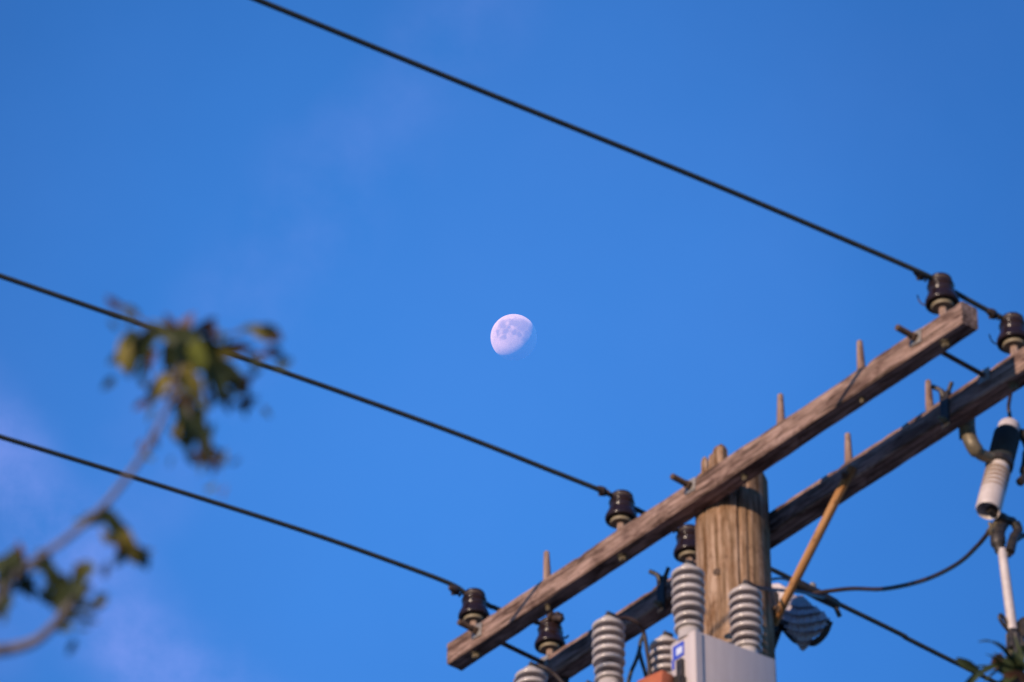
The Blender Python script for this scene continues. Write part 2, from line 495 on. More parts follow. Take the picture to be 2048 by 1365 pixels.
# ------------------------------------------------------------------ crossarms
def beam(L, w, h, seed, mat, parent):
    N = 140
    ch = 0.006
    P, F = [], []
    prof = [(0, ch), (0, h - ch), (ch, h), (w - ch, h), (w, h - ch), (w, ch), (w - ch, 0), (ch, 0)]
    prof = []
    for (a, b, kk) in [((0, ch), (0, h - ch), 5), ((ch, h), (w - ch, h), 4), ((w, h - ch), (w, ch), 4), ((w - ch, 0), (ch, 0), 4)]:
        for i in range(kk):
            t = i/(kk - 1)
            prof.append((a[0] + (b[0]-a[0])*t, a[1] + (b[1]-a[1])*t))
    K = len(prof)
    for i in range(N + 1):
        x = L*i/N
        for (y, z) in prof:
            q = V((x*2.2, y*18 + seed, z*18))
            d = 0.0022*noise.noise(q) + 0.0016*noise.noise(V((x*9, y*30, z*30 + seed)))
            top = 1 if z > h*0.9 else 0
            chip = max(0, noise.noise(V((x*13, seed*3.1, y*6))) - 0.18)*0.018*top
            ny = (y - w/2)/w; nz = (z - h/2)/h
            P.append((x + 0.003*noise.noise(V((y*40, z*40, seed)))*(i in (0, N)), y + d*ny*2 + chip*(0.5 if ny < 0 else -.5), z + d*nz*2 - chip))
    for i in range(N):
        for k in range(K):
            q = (k+1) % K
            F.append((i*K + k, i*K + q, (i+1)*K + q, (i+1)*K + k))
    F.append(tuple(range(K)))
    F.append(tuple(N*K + k for k in range(K-1, -1, -1)))
    return MB().add(P, F).build('beam', mat, parent, sharp=38)
def peg(parent, x, y, z, h, lean=(0, 0)):
    prof = [(0.026, 0.0), (0.024, 0.012), (0.0195, 0.02), (0.0185, h*0.35), (0.0155, h*0.75), (0.0135, h*0.97), (0.010, h)]
    rot = Matrix.Translation((x, y, z)) @ Matrix.Rotation(lean[0], 4, 'X') @ Matrix.Rotation(lean[1], 4, 'Y')
    return MB().lathe(prof, 18, rot).build('wooden_pin', M.pin, parent, sharp=60)
def nut_under(parent, x, y, z0=0.0, r=0.02):
    b = MB().lathe([(r*1.25, -0.005), (r*1.25, 0.003)], 20, Matrix.Translation((x, y, z0)))
    b.lathe([(r*0.55, -0.026), (r*0.8, -0.022), (r*0.8, -0.005)], 6, Matrix.Translation((x, y, z0)))
    return b.build('nut', M.bronze, parent, smooth=False)
def plate_washer(parent, x, y, z, size=0.068, spin=0.1):
    w_ = MB().box((x, y - 0.004, z), (size, 0.007, size), Matrix.Rotation(spin, 3, 'Y')).build('washer', M.galv, parent, smooth=False, bevel=0.002)
    return w_
def threaded(path_a, path_b, r):
    a, b = V(path_a), V(path_b)
    nst = max(6, int((b - a).length/0.004)); nst = min(nst, 40)
    pts = [a.lerp(b, i/nst) for i in range(nst + 1)]
    return MB().tube(pts, [r*(1.0 if i % 2 else 0.86) for i in range(nst + 1)], 10)
ARM_L, ARM_W, ARM_H = 3.4795, 0.0958, 0.117
BACK_Y, BACK_Z = 0.406, -0.030
arm1 = thing('crossarm', 'near weathered brown crossarm with sunlit face and both sawn ends in view', 'crossarm', (0, 0, 0), 'pair of timber crossarms bolted to the pole')
beam(ARM_L, ARM_W, ARM_H, 1.0, M.arm, arm1)
for x in (0.676, 2.283, 2.807):
    peg(arm1, x, 0.048, 0.113, 0.195, (0.0, random.Random(int(x*100)).uniform(-.03, .03)))
for x, r in ((0.156, .022), (0.68, .013), (1.208, .022), (2.037, .014), (3.326, .022), (2.80, .012)):
    nut_under(arm1, x, 0.048, 0, r)
# double-arming bolts: one object each, running from the near face through both arms
for i, (x, z) in enumerate(((0.226, 0.07), (1.734, 0.085), (3.20, 0.075))):
    b = threaded((x, -0.115, z + 0.004), (x, -0.004, z), 0.0155)
    b.rod((x, -0.004, z), (x, BACK_Y + ARM_W + 0.05, z - 0.012), 0.0115)
    bolt = b.build('through_bolt', M.rust, arm1)
    plate_washer(arm1, x, 0, z)
    MB().lathe([(0.024, 0), (0.024, 0.02)], 4, Matrix.Translation((x, -0.008, z)) @ Matrix.Rotation(PI/2, 4, 'X')).build('nut', M.rust, arm1, smooth=False, bevel=0.002)

arm2 = thing('crossarm', 'far dark crossarm behind the pole, mostly in shade with a thin sunlit top strip', 'crossarm', (0, BACK_Y, BACK_Z), 'pair of timber crossarms bolted to the pole')
beam(ARM_L, ARM_W, 0.118, 7.0, M.arm, arm2)
for x in (2.287, 2.812):
    peg(arm2, x, 0.048, 0.117, 0.192, (0.0, random.Random(int(x*100)+5).uniform(-.03, .03)))
for x, r in ((0.156, .022), (1.208, .022), (3.326, .022)):
    nut_under(arm2, x, 0.048, 0, r)
for x in (0.226, 1.734, 3.20):
    plate_washer(arm2, x, 0, 0.09)
MB().box((0.30, 0.06, -0.14), (0.012, 0.055, 0.30)).build('hanger_plate', M.castdark, arm2, smooth=False, bevel=0.002)

# ------------------------------------------------------------------ brace
ba, bb = V((2.357, 0.390, 0.000)), V((1.844, 0.390, -0.518))
brace = thing('crossarm_brace', 'ochre wooden diagonal brace between the far crossarm and the pole', 'brace', bb)
d = (ba - bb); L = d.length
rot = Matrix.Rotation(-math.atan2(d.z, d.x), 3, 'Y')
b = MB().box((L/2, 0, 0), (L + 0.06, 0.028, 0.041))
o = b.build('timber', M.brace, brace, smooth=True, bevel=0.006)
o.matrix_local = rot.to_4x4()
for q in (0.04, L - 0.02):
    b = MB().lathe([(0.020, 0), (0.020, 0.006), (0.011, 0.007), (0.011, 0.022)], 12, Matrix.Translation((q, -0.014, 0)) @ Matrix.Rotation(PI/2, 4, 'X'))
    b.build('bolt', M.rust, brace, smooth=False).matrix_local = rot.to_4x4()

# ------------------------------------------------------------------ pin insulators
def build_insulator(label, loc):
    t = thing('pin_insulator', label, 'insulator', loc, 'dark pin insulators on the crossarms')
    # threaded stub, steel or wood pin below
    MB().lathe([(0.030, 0.0), (0.028, 0.008), (0.0205, 0.014), (0.0185, 0.06), (0.018, 0.13)], 20).build('pin', M.pin, t, sharp=60)
    MB().lathe([(0.020, 0.076), (0.036, 0.078), (0.048, 0.074), (0.050, 0.079), (0.049, 0.100), (0.040, 0.118), (0.020, 0.128)], 32).build('petticoat', M.collar, t, sharp=60)
    prof = [(0.044, 0.104), (0.058, 0.094), (0.067, 0.089), (0.0735, 0.092), (0.0755, 0.100), (0.0735, 0.113), (0.0665, 0.130), (0.0600, 0.145), (0.0545, 0.152), (0.0575, 0.159), (0.0570, 0.165), (0.0515, 0.171), (0.0520, 0.176),
            (0.0560, 0.182), (0.0605, 0.187), (0.0590, 0.195), (0.049, 0.201), (0.0445, 0.208), (0.047, 0.215), (0.0520, 0.220),
            (0.0515, 0.227), (0.045, 0.235), (0.034, 0.241), (0.020, 0.245), (0.006, 0.246)]
    MB().lathe(prof, 40).build('porcelain_body', M.glaze, t, sharp=60)
    # tie wire: three turns round the neck and the twisted tails along the conductor
    b = MB()
    turns = [V((0.0490*math.cos(a), 0.0490*math.sin(a), 0.2055 + 0.010*(a/(6*PI)))) for a in [i*PI/10 for i in range(61)]]
    b.tube(turns, 0.0055, 6)
    for sgn in (-1, 1):
        pts = [V((-0.018*1 + 0.010*math.cos(k*0.9), sgn*(0.045 + k*0.0052), 0.214 - 0.0006*k + 0.010*math.sin(k*0.9))) for k in range(16)]
        b.tube([turns[0] if sgn > 0 else turns[-1]] + pts, 0.0055, 6)
    b.build('tie_wire', M.tie, t)
    # splice sleeve on the tails
    b = MB()
    b.tube([(-0.012, -0.140, 0.214), (-0.012, -0.118, 0.214), (-0.012, -0.100, 0.215), (-0.012, -0.085, 0.215)], [0.012, 0.019, 0.019, 0.012], 10)
    b.rod((-0.02, -0.12, 0.190), (-0.02, -0.085, 0.205), 0.007)
    b.build('clamp', M.tie, t)
    return t
INS_Z = 0.113
INS = {'a': (3.326, 0.048, INS_Z), 'b': (1.195, 0.048, INS_Z), 'c': (0.140, 0.048, INS_Z),
       'd': (3.345, BACK_Y + 0.048, INS_Z - 0.026), 'e': (1.215, BACK_Y + 0.048, INS_Z - 0.026), 'f': (0.215, BACK_Y + 0.048, INS_Z - 0.026)}
ins = build_insulator('dark brown insulator on the upper right end of the near crossarm', INS['a'])
dup(ins, INS['b'], 'dark brown insulator standing midway along the near crossarm left of the pole')
dup(ins, INS['c'], 'dark brown insulator near the lower left end of the near crossarm')
dup(ins, INS['d'], 'dark brown insulator on the far crossarm at the right edge of the photo')
dup(ins, INS['e'], 'dark brown insulator tucked under the near crossarm against the left side of the pole')
for o_, (tx, ty, tz) in zip([q for q in bpy.data.objects if q.name.startswith('pin_insulator')], ((.02, -.02, 0), (-.03, .03, .5), (.01, .02, -.35), (-.02, -.02, .25), (.03, .01, -.2))):
    o_.matrix_world = o_.matrix_world @ Matrix.Rotation(tx, 4, 'X') @ Matrix.Rotation(ty, 4, 'Y')
    for ch in o_.children:
        if ch.name.startswith('tie_wire'): ch.rotation_euler.z = tz*0.3
last = dup(ins, INS['f'], 'dark insulator with bulky clamp at the left end of the far crossarm')
b = MB()
b.box((0.045, -0.01, 0.225), (0.085, 0.04, 0.05), Matrix.Rotation(0.3, 3, 'Y'))
b.rod((0.05, -0.03, 0.22), (0.115, -0.02, 0.185), 0.016)
b.rod((0.03, -0.04, 0.20), (0.08, -0.055, 0.235), 0.010)
b.build('bulky_clamp', M.tie, last, bevel=0.004)
for nm in 'ad':     # loose tail of tie wire on the two right-hand insulators
    base = V(INS[nm])
    tgt = [o for o in bpy.data.objects if o.name.startswith('pin_insulator') and (o.matrix_world.translation - HEAD @ base).length < 0.01][0]
    MB().tube(spline([(-0.05, -0.03, 0.115), (-0.075, -0.035, 0.120), (-0.095, -0.04, 0.150), (-0.102, -0.042, 0.185)], 5), 0.0035, 6).build('loose_tail', M.tie, tgt)

# ------------------------------------------------------------------ conductors
def wire(name, label, pts, r, mat, group, cat='power line', seg=10):
    o = MB().tube(pts, r, seg).build(name, mat)
    base = V(pts[0])
    o.data.transform(Matrix.Translation(-base))
    o.matrix_world = HEAD @ Matrix.Translation(base)
    return tag(o, label, cat, group)
def span(meas, s_ins, far):
    """towards the camera the line runs on to a support out of sight behind it"""
    meas = [V(q) for q in meas]
    a, b_ = meas[1], meas[0]
    dv = (b_ - a); dv.normalize()
    hor = math.hypot(dv.x, dv.y); sl = dv.z/hor
    ext = []
    for k in (20, 14, 9, 5, 2.5, 1.2):
        ext.append(V((b_.x + dv.x/hor*k, b_.y + dv.y/hor*k, b_.z + sl*k + (-sl*0.010)*k*k*1.0)))
    return spline(ext + meas + far, 8)
GW = 'overhead conductors tied to the insulators'
CR = 0.0116
w1 = span([(3.122, -3.555, 0.106)] + [(3.168, -2.359, 0.209)] + [(3.221, -1.257, 0.298)] + [(3.283, -0.453, 0.325), (3.322, -0.063, 0.324)], 3.3,
          [V((3.314, 0.048, 0.327)), V((3.322, 0.25, 0.312)), V((3.333, BACK_Y + 0.048, 0.301)), V((3.345, 0.9, 0.28)), V((3.6, 5, 0.02)), V((4.2, 20, -0.4))])
wire('power_line', 'topmost black conductor crossing the upper half of the sky to the right insulators', w1, CR, M.cable, GW)
w2 = span([(0.876, -3.189, 0.216), (0.950, -2.448, 0.254), (1.027, -1.681, 0.298), (1.106, -0.888, 0.328), (1.161, -0.344, 0.329), (1.191, -0.039, 0.327)], 1.2,
          [V((1.183, 0.048, 0.327)), V((1.192, 0.25, 0.314)), V((1.203, BACK_Y + 0.048, 0.303)), V((1.200, 0.989, 0.339)), V((1.200, 1.291, 0.328)), V((1.200, 1.809, 0.326)), V((1.200, 2.271, 0.314)), V((1.25, 6, 0.25)), V((1.6, 20, 0.1))])
wire('power_line', 'middle black conductor passing the leafy twig and on behind the pole', w2, CR, M.cable, GW)
w3 = span([(-0.120, -2.490, 0.237), (-0.043, -1.715, 0.294), (0.038, -0.913, 0.343), (0.093, -0.363, 0.358), (0.122, -0.069, 0.356)], .13,
          [V((0.128, 0.048, 0.327)), V((0.155, 0.25, 0.314)), V((0.203, BACK_Y + 0.048, 0.303)), V((0.215, BACK_Y + 0.11, 0.290))])
wire('power_line', 'lowest black conductor running to the insulator at the lower left arm end', w3, CR, M.cable, GW)

# ------------------------------------------------------------------ fuse cutouts on the far crossarm
CX, CY = 2.955, 0.502 + 0.0
def cu(p):                  # head-frame point -> cutout-local
    return V(p) - V((CX, CY, -0.03))
cut = thing('fuse_cutout', 'tilted white porcelain fuse cutout with long pale tube below the far crossarm', 'fuse cutout', (CX, CY, -0.03), 'fuse cutouts bracketed to the far crossarm')
b = MB()
yF = -ARM_W - 0.006
b.box((0, yF, 0.045), (0.05, 0.008, 0.19))
b.box((0, 0.006, 0.03), (0.05, 0.008, 0.17))
b.build('clamp_strap', M.castdark, cut, smooth=False, bevel=0.002)
b = MB()
b.tube(spline([(-0.004, yF + 0.002, 0.12), (-0.008, yF - 0.012, 0.150), (-0.04, yF - 0.03, 0.180)], 5), [0.014]*5 + [0.011]*6, 8)
b.tube(spline([(0.004, yF + 0.02, 0.12), (0.012, yF + 0.02, 0.150), (0.035, yF + 0.02, 0.185)], 5), [0.014]*5 + [0.010]*6, 8)
b.build('wing_bolt', M.castdark, cut)
MB().lathe([(0.016, 0), (0.016, 0.02), (0.009, 0.021), (0.009, 0.04)], 6, Matrix.Translation((0, yF - 0.004, -0.015)) @ Matrix.Rotation(PI/2, 4, 'X')).build('bolt', M.bronze, cut, smooth=False)
# curved mounting arm
pA = spline([cu((2.972, 0.520, 0.029)), cu((2.959, 0.530, -0.040)), cu((2.973, 0.541, -0.118)), cu((2.973, 0.584, -0.147)), cu((2.973, 0.661, -0.139))], 6)
MB().tube(pA, [0.036]*8 + [0.034]*9 + [0.027]*8, 14).build('mounting_arm', M.bronze, cut)
# porcelain: axis from top to bottom
top, bot = cu((2.973, 0.785, 0.099)), cu((2.973, 0.610, -0.439))
ax = (top - bot); LL = ax.length
rotm = Matrix.Translation(bot) @ ax.to_track_quat('Z', 'Y').to_matrix().to_4x4()
prof = [(0.030, 0.05), (0.044, 0.010), (0.052, 0.0), (0.057, 0.010), (0.057, LL*0.20)]
z = LL*0.205
prof += [(0.049, LL*0.45), (0.049, LL*0.90), (0.050, LL*0.91), (0.050, LL*0.985), (0.046, LL)]
pb_ = MB().lathe(prof, 40, rotm).build('porcelain_body', M.white, cut, sharp=50)
for q in range(5):
    z = LL*(0.215 + 0.050*q)
    MB().lathe([(0.048, z), (0.0565, z + 0.002), (0.0580, z + 0.0085), (0.0565, z + 0.015), (0.048, z + 0.017)], 30, rotm).build('rib', M.ringtan, pb_)
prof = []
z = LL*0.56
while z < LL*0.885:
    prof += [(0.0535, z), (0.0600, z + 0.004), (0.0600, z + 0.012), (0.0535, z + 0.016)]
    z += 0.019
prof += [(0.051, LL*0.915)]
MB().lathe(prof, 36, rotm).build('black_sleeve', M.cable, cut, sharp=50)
b = MB()
b.lathe([(0.052, LL*0.50), (0.062, LL*0.51), (0.062, LL*0.565), (0.052, LL*0.575)], 28, rotm)
b.build('band', M.castdark, cut)
# hood and upper contact on the far side
b = MB()
b.tube(spline([cu((3.000, 0.777, 0.061)), cu((3.000, 0.839, 0.068)), cu((3.000, 0.882, -0.004)), cu((3.000, 0.852, -0.140)), cu((3.000, 0.796, -0.218))], 6), [0.012]*6 + [0.03]*7 + [0.04]*6 + [0.02]*6, 12)
b.build('upper_contact', M.castdark, cut)
# lower casting
b = MB()
b.tube(spline([cu((2.973, 0.617, -0.425)), cu((2.973, 0.670, -0.438)), cu((2.973, 0.719, -0.438)), cu((2.973, 0.768, -0.427))], 5), [0.020, 0.020, 0.019, 0.018, 0.018, 0.02, 0.022, 0.024, 0.024, 0.022, 0.020, 0.02, 0.02, 0.02, 0.02, 0.018], 10)
b.tube(spline([cu((2.950, 0.737, -0.418)), cu((2.950, 0.695, -0.489)), cu((2.950, 0.683, -0.560)), cu((2.950, 0.697, -0.604))], 5), [0.03]*8 + [0.034]*4 + [0.026]*4, 12)
b.tube(spline([cu((2.990, 0.756, -0.446)), cu((2.990, 0.771, -0.482)), cu((2.990, 0.736, -0.545)), cu((2.990, 0.711, -0.619))], 5), [0.022]*16, 10)
b.tube(spline([cu((2.990, 0.731, -0.526)), cu((2.990, 0.768, -0.520)), cu((2.990, 0.820, -0.482))], 5), [0.018]*6 + [0.012]*5, 10)
b.tube(spline([cu((2.980, 0.704, -0.606)), cu((2.980, 0.708, -0.636)), cu((2.980, 0.723, -0.629)), cu((2.980, 0.730, -0.590))], 6), 0.006, 8)
b.build('lower_casting', M.castdark, cut, bevel=0)
b = MB()
b.rod(cu((2.940, 0.725, -0.418)), cu((2.940, 0.641, -0.523)), 0.026, 12, 0.016)
b.rod(cu((2.940, 0.649, -0.465)), cu((2.940, 0.661, -0.504)), 0.008)
b.build('terminal_lug', M.bronze, cut)
MB().lathe([(0.012, 0), (0.016, 0.004), (0.014, 0.012), (0.006, 0.015)], 14, Matrix.Translation(cu((2.950, 0.698, -0.553)) + V((0, -0.03, 0))) @ Matrix.Rotation(PI/2, 4, 'X')).build('bolt', M.galv, cut)
# fuse tube
ta, tb_ = cu((2.960, 0.694, -0.600)), cu((2.960, 0.726, -1.011))
MB().tube([ta, ta.lerp(tb_, .3), ta.lerp(tb_, .7), tb_], [0.020, 0.021, 0.022, 0.022], 20).build('fuse_tube', M.white, cut)
b = MB()
b.tube(spline([cu((2.950, 0.723, -1.017)), cu((2.950, 0.684, -0.993)), cu((2.950, 0.659, -0.963)), cu((2.950, 0.670, -0.943)), cu((2.950, 0.692, -0.959)), cu((2.950, 0.713, -0.996))], 6), 0.008, 8)
b.rod(tb_, cu((2.970, 0.707, -1.116)), 0.026, 12)
b.rod(cu((2.990, 0.712, -1.043)), cu((2.990, 0.715, -1.148)), 0.020, 10)
b.build('hinge', M.castdark, cut)
b = MB()
b.tube([cu((2.950, 0.717, -1.025)), cu((2.950, 0.716, -1.102)), cu((2.950, 0.720, -1.202))], [0.018, 0.020, 0.028], 12)
b.build('ferrule', M.bronze, cut)
b = MB()
b.lathe([(0.020, -0.012), (0.048, -0.010), (0.050, 0.010), (0.022, 0.014)], 24, Matrix.Translation(cu((2.990, 0.761, -0.994))) @ Matrix.Rotation(PI/2, 4, 'X'))
b.rod(cu((3.000, 0.725, -1.060)), cu((3.000, 0.754, -1.137)), 0.016)
b.build('trunnion', M.castdark, cut)
# lead into the top
MB().tube(spline([top + V((0, 0, -0.01)), cu((2.973, 0.792, 0.146)), cu((2.973, 0.787, 0.198)), cu((2.973, 0.805, 0.276)), cu((2.973, 0.847, 0.433))], 5), 0.0085, 8).build('lead', M.jumper, cut)
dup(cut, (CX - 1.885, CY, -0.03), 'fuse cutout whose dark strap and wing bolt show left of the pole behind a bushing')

# ------------------------------------------------------------------ capacitors
def bushing(parent, x, y, z0, z1):
    """seven rounded sheds between z0 and z1"""
    prof = [(0.050, z0 - 0.05), (0.050, z0)]
    step = (z1 - z0)/7
    for k in range(7):
        zb = z0 + k*step
        ro = 0.066 if k < 2 else 0.0735
        prof += [(0.030, zb + 0.002), (0.036, zb + 0.006), (ro*0.82, zb + 0.0045), (ro*0.94, zb + 0.003), (ro*0.99, zb + 0.0075), (ro, zb + 0.0125), (ro*0.985, zb + 0.0175),
                 (ro*0.94, zb + 0.0220), (ro*0.86, zb + 0.0245), (ro*0.70, zb + 0.0258), (0.034, zb + 0.0270), (0.030, zb + 0.029)]
    prof += [(0.037, z1 + 0.003)]
    T = Matrix.Translation((x, y, 0))
    o = MB().lathe(prof, 40, T).build('bushing', M.porcelain, parent, sharp=60)
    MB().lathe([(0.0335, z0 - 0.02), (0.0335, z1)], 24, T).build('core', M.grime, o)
    MB().lathe([(0.036, z1 - 0.014), (0.036, z1 + 0.008), (0.030, z1 + 0.012)], 20, T).build('cap', M.galv, o, sharp=40)
    b = MB().lathe([(0.020, z1 + 0.010), (0.020, z1 + 0.026), (0.010, z1 + 0.027), (0.010, z1 + 0.048), (0.004, z1 + 0.052)], 8, T)
    b.box((x + 0.0, y, z1 + 0.018), (0.075, 0.03, 0.010))
    b.build('terminal', M.castdark, o, smooth=False)
    return o
TW, TD = 0.155, 0.475
ZT = -0.985                       # tank roof, near edge
def capacitor(label, s):
    t = thing('power_capacitor', label, 'capacitor', (s, -0.31, ZT - 0.75), 'three pole-mounted capacitors in a row')
    H = 0.75
    # tank: roof rises slightly to the back
    x0, x1 = -TW + 0.07, 0.07
    r0, r1 = H, H + 0.045
    vs = [(x0, 0, 0), (x1, 0, 0), (x1, TD, 0), (x0, TD, 0), (x0, 0, r0), (x1, 0, r0), (x1, TD, r1), (x0, TD, r1)]
    MB().add(vs, [(3, 2, 1, 0), (4, 5, 6, 7), (0, 1, 5, 4), (1, 2, 6, 5), (2, 3, 7, 6), (3, 0, 4, 7)]).build('tank', M.tank, t, bevel=0.006, sharp=30)
    MB().box((x1 + 0.0025, 0.022, H*0.5), (0.006, 0.040, H*0.985)).build('corner_flange', M.tank, t, smooth=False, bevel=0.0015)
    bushing(t, 0.0, 0.036, H + 0.040, H + 0.040 + 0.322)
    bushing(t, 0.0, 0.372, H + 0.078, H + 0.078 + 0.322)
    return t
caps = [(2.0, 'light grey capacitor box with blue label and two ribbed bushings in front of the pole'),
        (1.47, 'capacitor left of the pole, of which mainly two tall ribbed bushings show'),
        (0.94, 'capacitor at the bottom edge of the photo with only a bushing tip showing')]
c1_ = capacitor(caps[0][1], caps[0][0])
for s, lab in caps[1:]:
    dup(c1_, (s, -0.31, ZT - 0.75), lab)
# fittings only on the near unit's narrow lit face
H = 0.75
b = MB()
st_ = b.box((-0.030, -0.0022, H - 0.062), (0.070, 0.003, 0.072)).build('blue_sticker', M.blue, c1_, smooth=False)
MB().box((-0.022, -0.0052, H - 0.066), (0.038, 0.002, 0.036)).build('white_patch', M.labelwhite, st_, smooth=False)
MB().box((-0.066, -0.0022, H - 0.115), (0.014, 0.003, 0.05)).build('blue_sticker', M.blue, c1_, smooth=False)
b = MB()
b.box((-0.012, -0.010, H - 0.168), (0.036, 0.020, 0.095))
b.box((-0.004, -0.022, H - 0.25), (0.040, 0.044, 0.07))
b.build('latch', M.castdark, c1_, smooth=False, bevel=0.003)
b = MB()
b.box((-0.105, -0.080, H - 0.262), (0.17, 0.07, 0.13), Matrix.Rotation(0.15, 3, 'Y'))
b.build('orange_block', M.orange, c1_, bevel=0.008)

# steel rack that carries the three tanks on the pole
rack = thing('steel_rack', 'galvanised steel rack under the capacitors, bolted to the pole', 'rack', (1.47, PM, ZT - 0.78))
MB().box((0, -0.52, 0), (1.5, 0.05, 0.05)).build('rail', M.galv, rack, smooth=False, bevel=0.003)
MB().box((0, -0.16, 0), (1.5, 0.05, 0.05)).build('rail', M.galv, rack, smooth=False, bevel=0.003)
MB().box((0.258, -0.34, -0.05), (0.06, 0.42, 0.05)).build('bracket', M.galv, rack, smooth=False, bevel=0.003)

# ------------------------------------------------------------------ jumpers and leads
GJ = 'thin jumper leads round the pole head'
wire('jumper', 'curved dark jumper sagging from the fuse cutout to the conductor behind the pole',
     spline([(2.940, 0.642, -0.518), (2.800, 0.710, -0.488), (2.550, 0.837, -0.397), (2.200, 0.983, -0.238), (1.800, 1.126, -0.019), (1.450, 1.245, 0.213), (1.210, 1.232, 0.306)], 8), 0.0105, M.jumper, GJ, 'cable')
wire('jumper', 'dark lead from the bushing in front of the pole across the brace to the conductor',
     spline([(2.0, 0.062, -0.55), (1.980, 0.171, -0.517), (1.850, 0.415, -0.358), (1.600, 0.778, -0.082), (1.215, 1.308, 0.311)], 8), 0.008, M.jumper, GJ, 'cable')
wire('jumper', 'thin lead coming out from behind the pole just below the middle conductor',
     spline([(1.511, 0.550, -0.090), (1.503, 0.700, 0.004), (1.412, 0.850, 0.119), (1.200, 1.131, 0.327)], 6), 0.006, M.jumper, GJ, 'cable')
wire('jumper', 'brown lead curving off the left bushing top and dropping to the right',
     spline([(1.470, -0.270, -0.622), (1.498, -0.200, -0.588), (1.524, -0.150, -0.606), (1.507, -0.100, -0.626), (1.505, -0.080, -0.710), (1.494, -0.060, -0.775), (1.487, -0.050, -0.877)], 8), 0.0095, M.jumper, GJ, 'cable')
wire('jumper', 'pair-like dark lead hanging in a narrow loop left of the small bushing',
     spline([(1.420, -0.020, -0.557), (1.395, -0.020, -0.589), (1.388, -0.020, -0.625), (1.363, -0.020, -0.671), (1.328, -0.020, -0.715), (1.303, -0.020, -0.774)], 8), 0.0095, M.cable, GJ, 'cable')
wire('jumper', 'short lead slanting down between the narrow loop and the small bushing',
     spline([(1.396, -0.030, -0.634), (1.414, -0.030, -0.709), (1.433, -0.030, -0.771), (1.451, -0.030, -0.856)], 8), 0.009, M.cable, GJ, 'cable')
wire('jumper', 'dark lead running down right from the bushing tip at the bottom edge',
     spline([(0.949, -0.270, -0.590), (0.996, -0.240, -0.617), (1.018, -0.200, -0.648), (1.040, -0.160, -0.701)], 8), 0.010, M.jumper, GJ, 'cable')
# parallel-groove clamp where the jumpers meet the conductor
tp = thing('tap_clamp', 'small dark clamp joining the jumpers to the conductor right of the brace', 'clamp', (1.200, 1.265, 0.322))
b = MB()
cdir = (V((1.200, 1.291, 0.328)) - V((1.200, 0.989, 0.339))).normalized()
b.tube([-cdir*0.16, -cdir*0.12, cdir*0.02, cdir*0.13, cdir*0.15], [0.012, 0.026, 0.028, 0.024, 0.010], 10)
b.rod(cdir*0.12 + V((0, 0, -0.01)), cdir*0.17 + V((0.0, -0.02, -0.06)), 0.012)
b.build('clamp_body', M.castdark, tp)
b = MB().lathe([(0.018, 0), (0.018, 0.03), (0.010, 0.04)], 8, Matrix.Translation(V((0.0, -0.02, 0.012))))
b.build('clamp_bolt', M.galv, tp)

# ------------------------------------------------------------------ ribbed shell behind the pole
RM = 0.66
ro_ = V((1.237, 1.000, 0.142))
rib = thing('ribbed_cover', 'dark violet ribbed shell with scalloped edge and pale panel just right of the pole', 'cover', ro_)
outl_top = [(1.273, 1.000, 0.171), (1.367, 1.000, 0.117), (1.438, 1.000, 0.030), (1.516, 1.000, -0.048), (1.562, 1.000, -0.129)]
outl_bot = [(1.213, 1.000, 0.057), (1.257, 1.000, -0.016), (1.328, 1.000, -0.116), (1.388, 1.000, -0.141), (1.447, 1.000, -0.192), (1.522, 1.000, -0.178), (1.562, 1.000, -0.129)]
# rows of the fan between left hinge edge and right edge, bulging towards the viewer
rowsL = [(1.301, 1.000, 0.162), (1.288, 1.000, 0.119), (1.262, 1.000, 0.082), (1.236, 1.000, 0.050), (1.245, 1.000, 0.007), (1.290, 1.000, -0.060), (1.328, 1.000, -0.116)]
rowsR = [(1.380, 1.000, 0.105), (1.464, 1.000, 0.003), (1.515, 1.000, -0.053), (1.553, 1.000, -0.111), (1.557, 1.000, -0.152), (1.515, 1.000, -0.175), (1.434, 1.000, -0.185)]
nrm_ = V((0.3, -0.8, -0.5)).normalized()
NC = 30
def shell_point(i, t, u, lift):
    a = V(rowsL[i]).lerp(V(rowsL[i+1]), t); c = V(rowsR[i]).lerp(V(rowsR[i+1]), t)
    v = (i + t)/6
    sag = -0.030*math.sin(PI*u)*(0.3 + v)
    scal = 0.012*math.sin(u*PI*2.2 + 0.6)*v*v
    return a.lerp(c, u) + nrm_*(0.06*math.sin(PI*u)*math.sin(PI*v*0.9 + 0.2) + lift) + V((0, 0, sag + scal)) - ro_
# six overlapping bands, each pleated, the lower edge standing proud of the next
for i in range(6):
    P, F = [], []
    for side in (0, 1):
        for r_ in range(5):
            t = -0.05 + 0.26*r_
            for k in range(NC + 1):
                u = k/NC
                pl = 0.006*math.cos(u*NC*PI*0.5)
                P.append(shell_point(i, t, u, 0.030*max(0, t) + pl - 0.010*side))
    W_ = NC + 1
    for side in (0, 1):
        o_ = side*5*W_
        for r_ in range(4):
            for k in range(NC):
                F.append((o_ + r_*W_ + k, o_ + r_*W_ + k + 1, o_ + (r_+1)*W_ + k + 1, o_ + (r_+1)*W_ + k))
    for k in range(NC):
        F.append((k, k+1, 5*W_ + k + 1, 5*W_ + k)); F.append((4*W_ + k, 4*W_ + k + 1, 9*W_ + k + 1, 9*W_ + k))
    MB().add(P, F).build('shell_band', M.ribbed, rib, sharp=70)
hem = spline([V(q) - ro_ + nrm_*0.006 for q in outl_bot], 5)
MB().tube(hem, 0.016, 8).build('rim', M.castdark, rib)
pp = [(1.133, 1.000, 0.299), (1.222, 1.000, 0.259), (1.282, 1.000, 0.195), (1.266, 1.000, 0.163), (1.231, 1.000, 0.143), (1.129, 1.000, 0.198)]
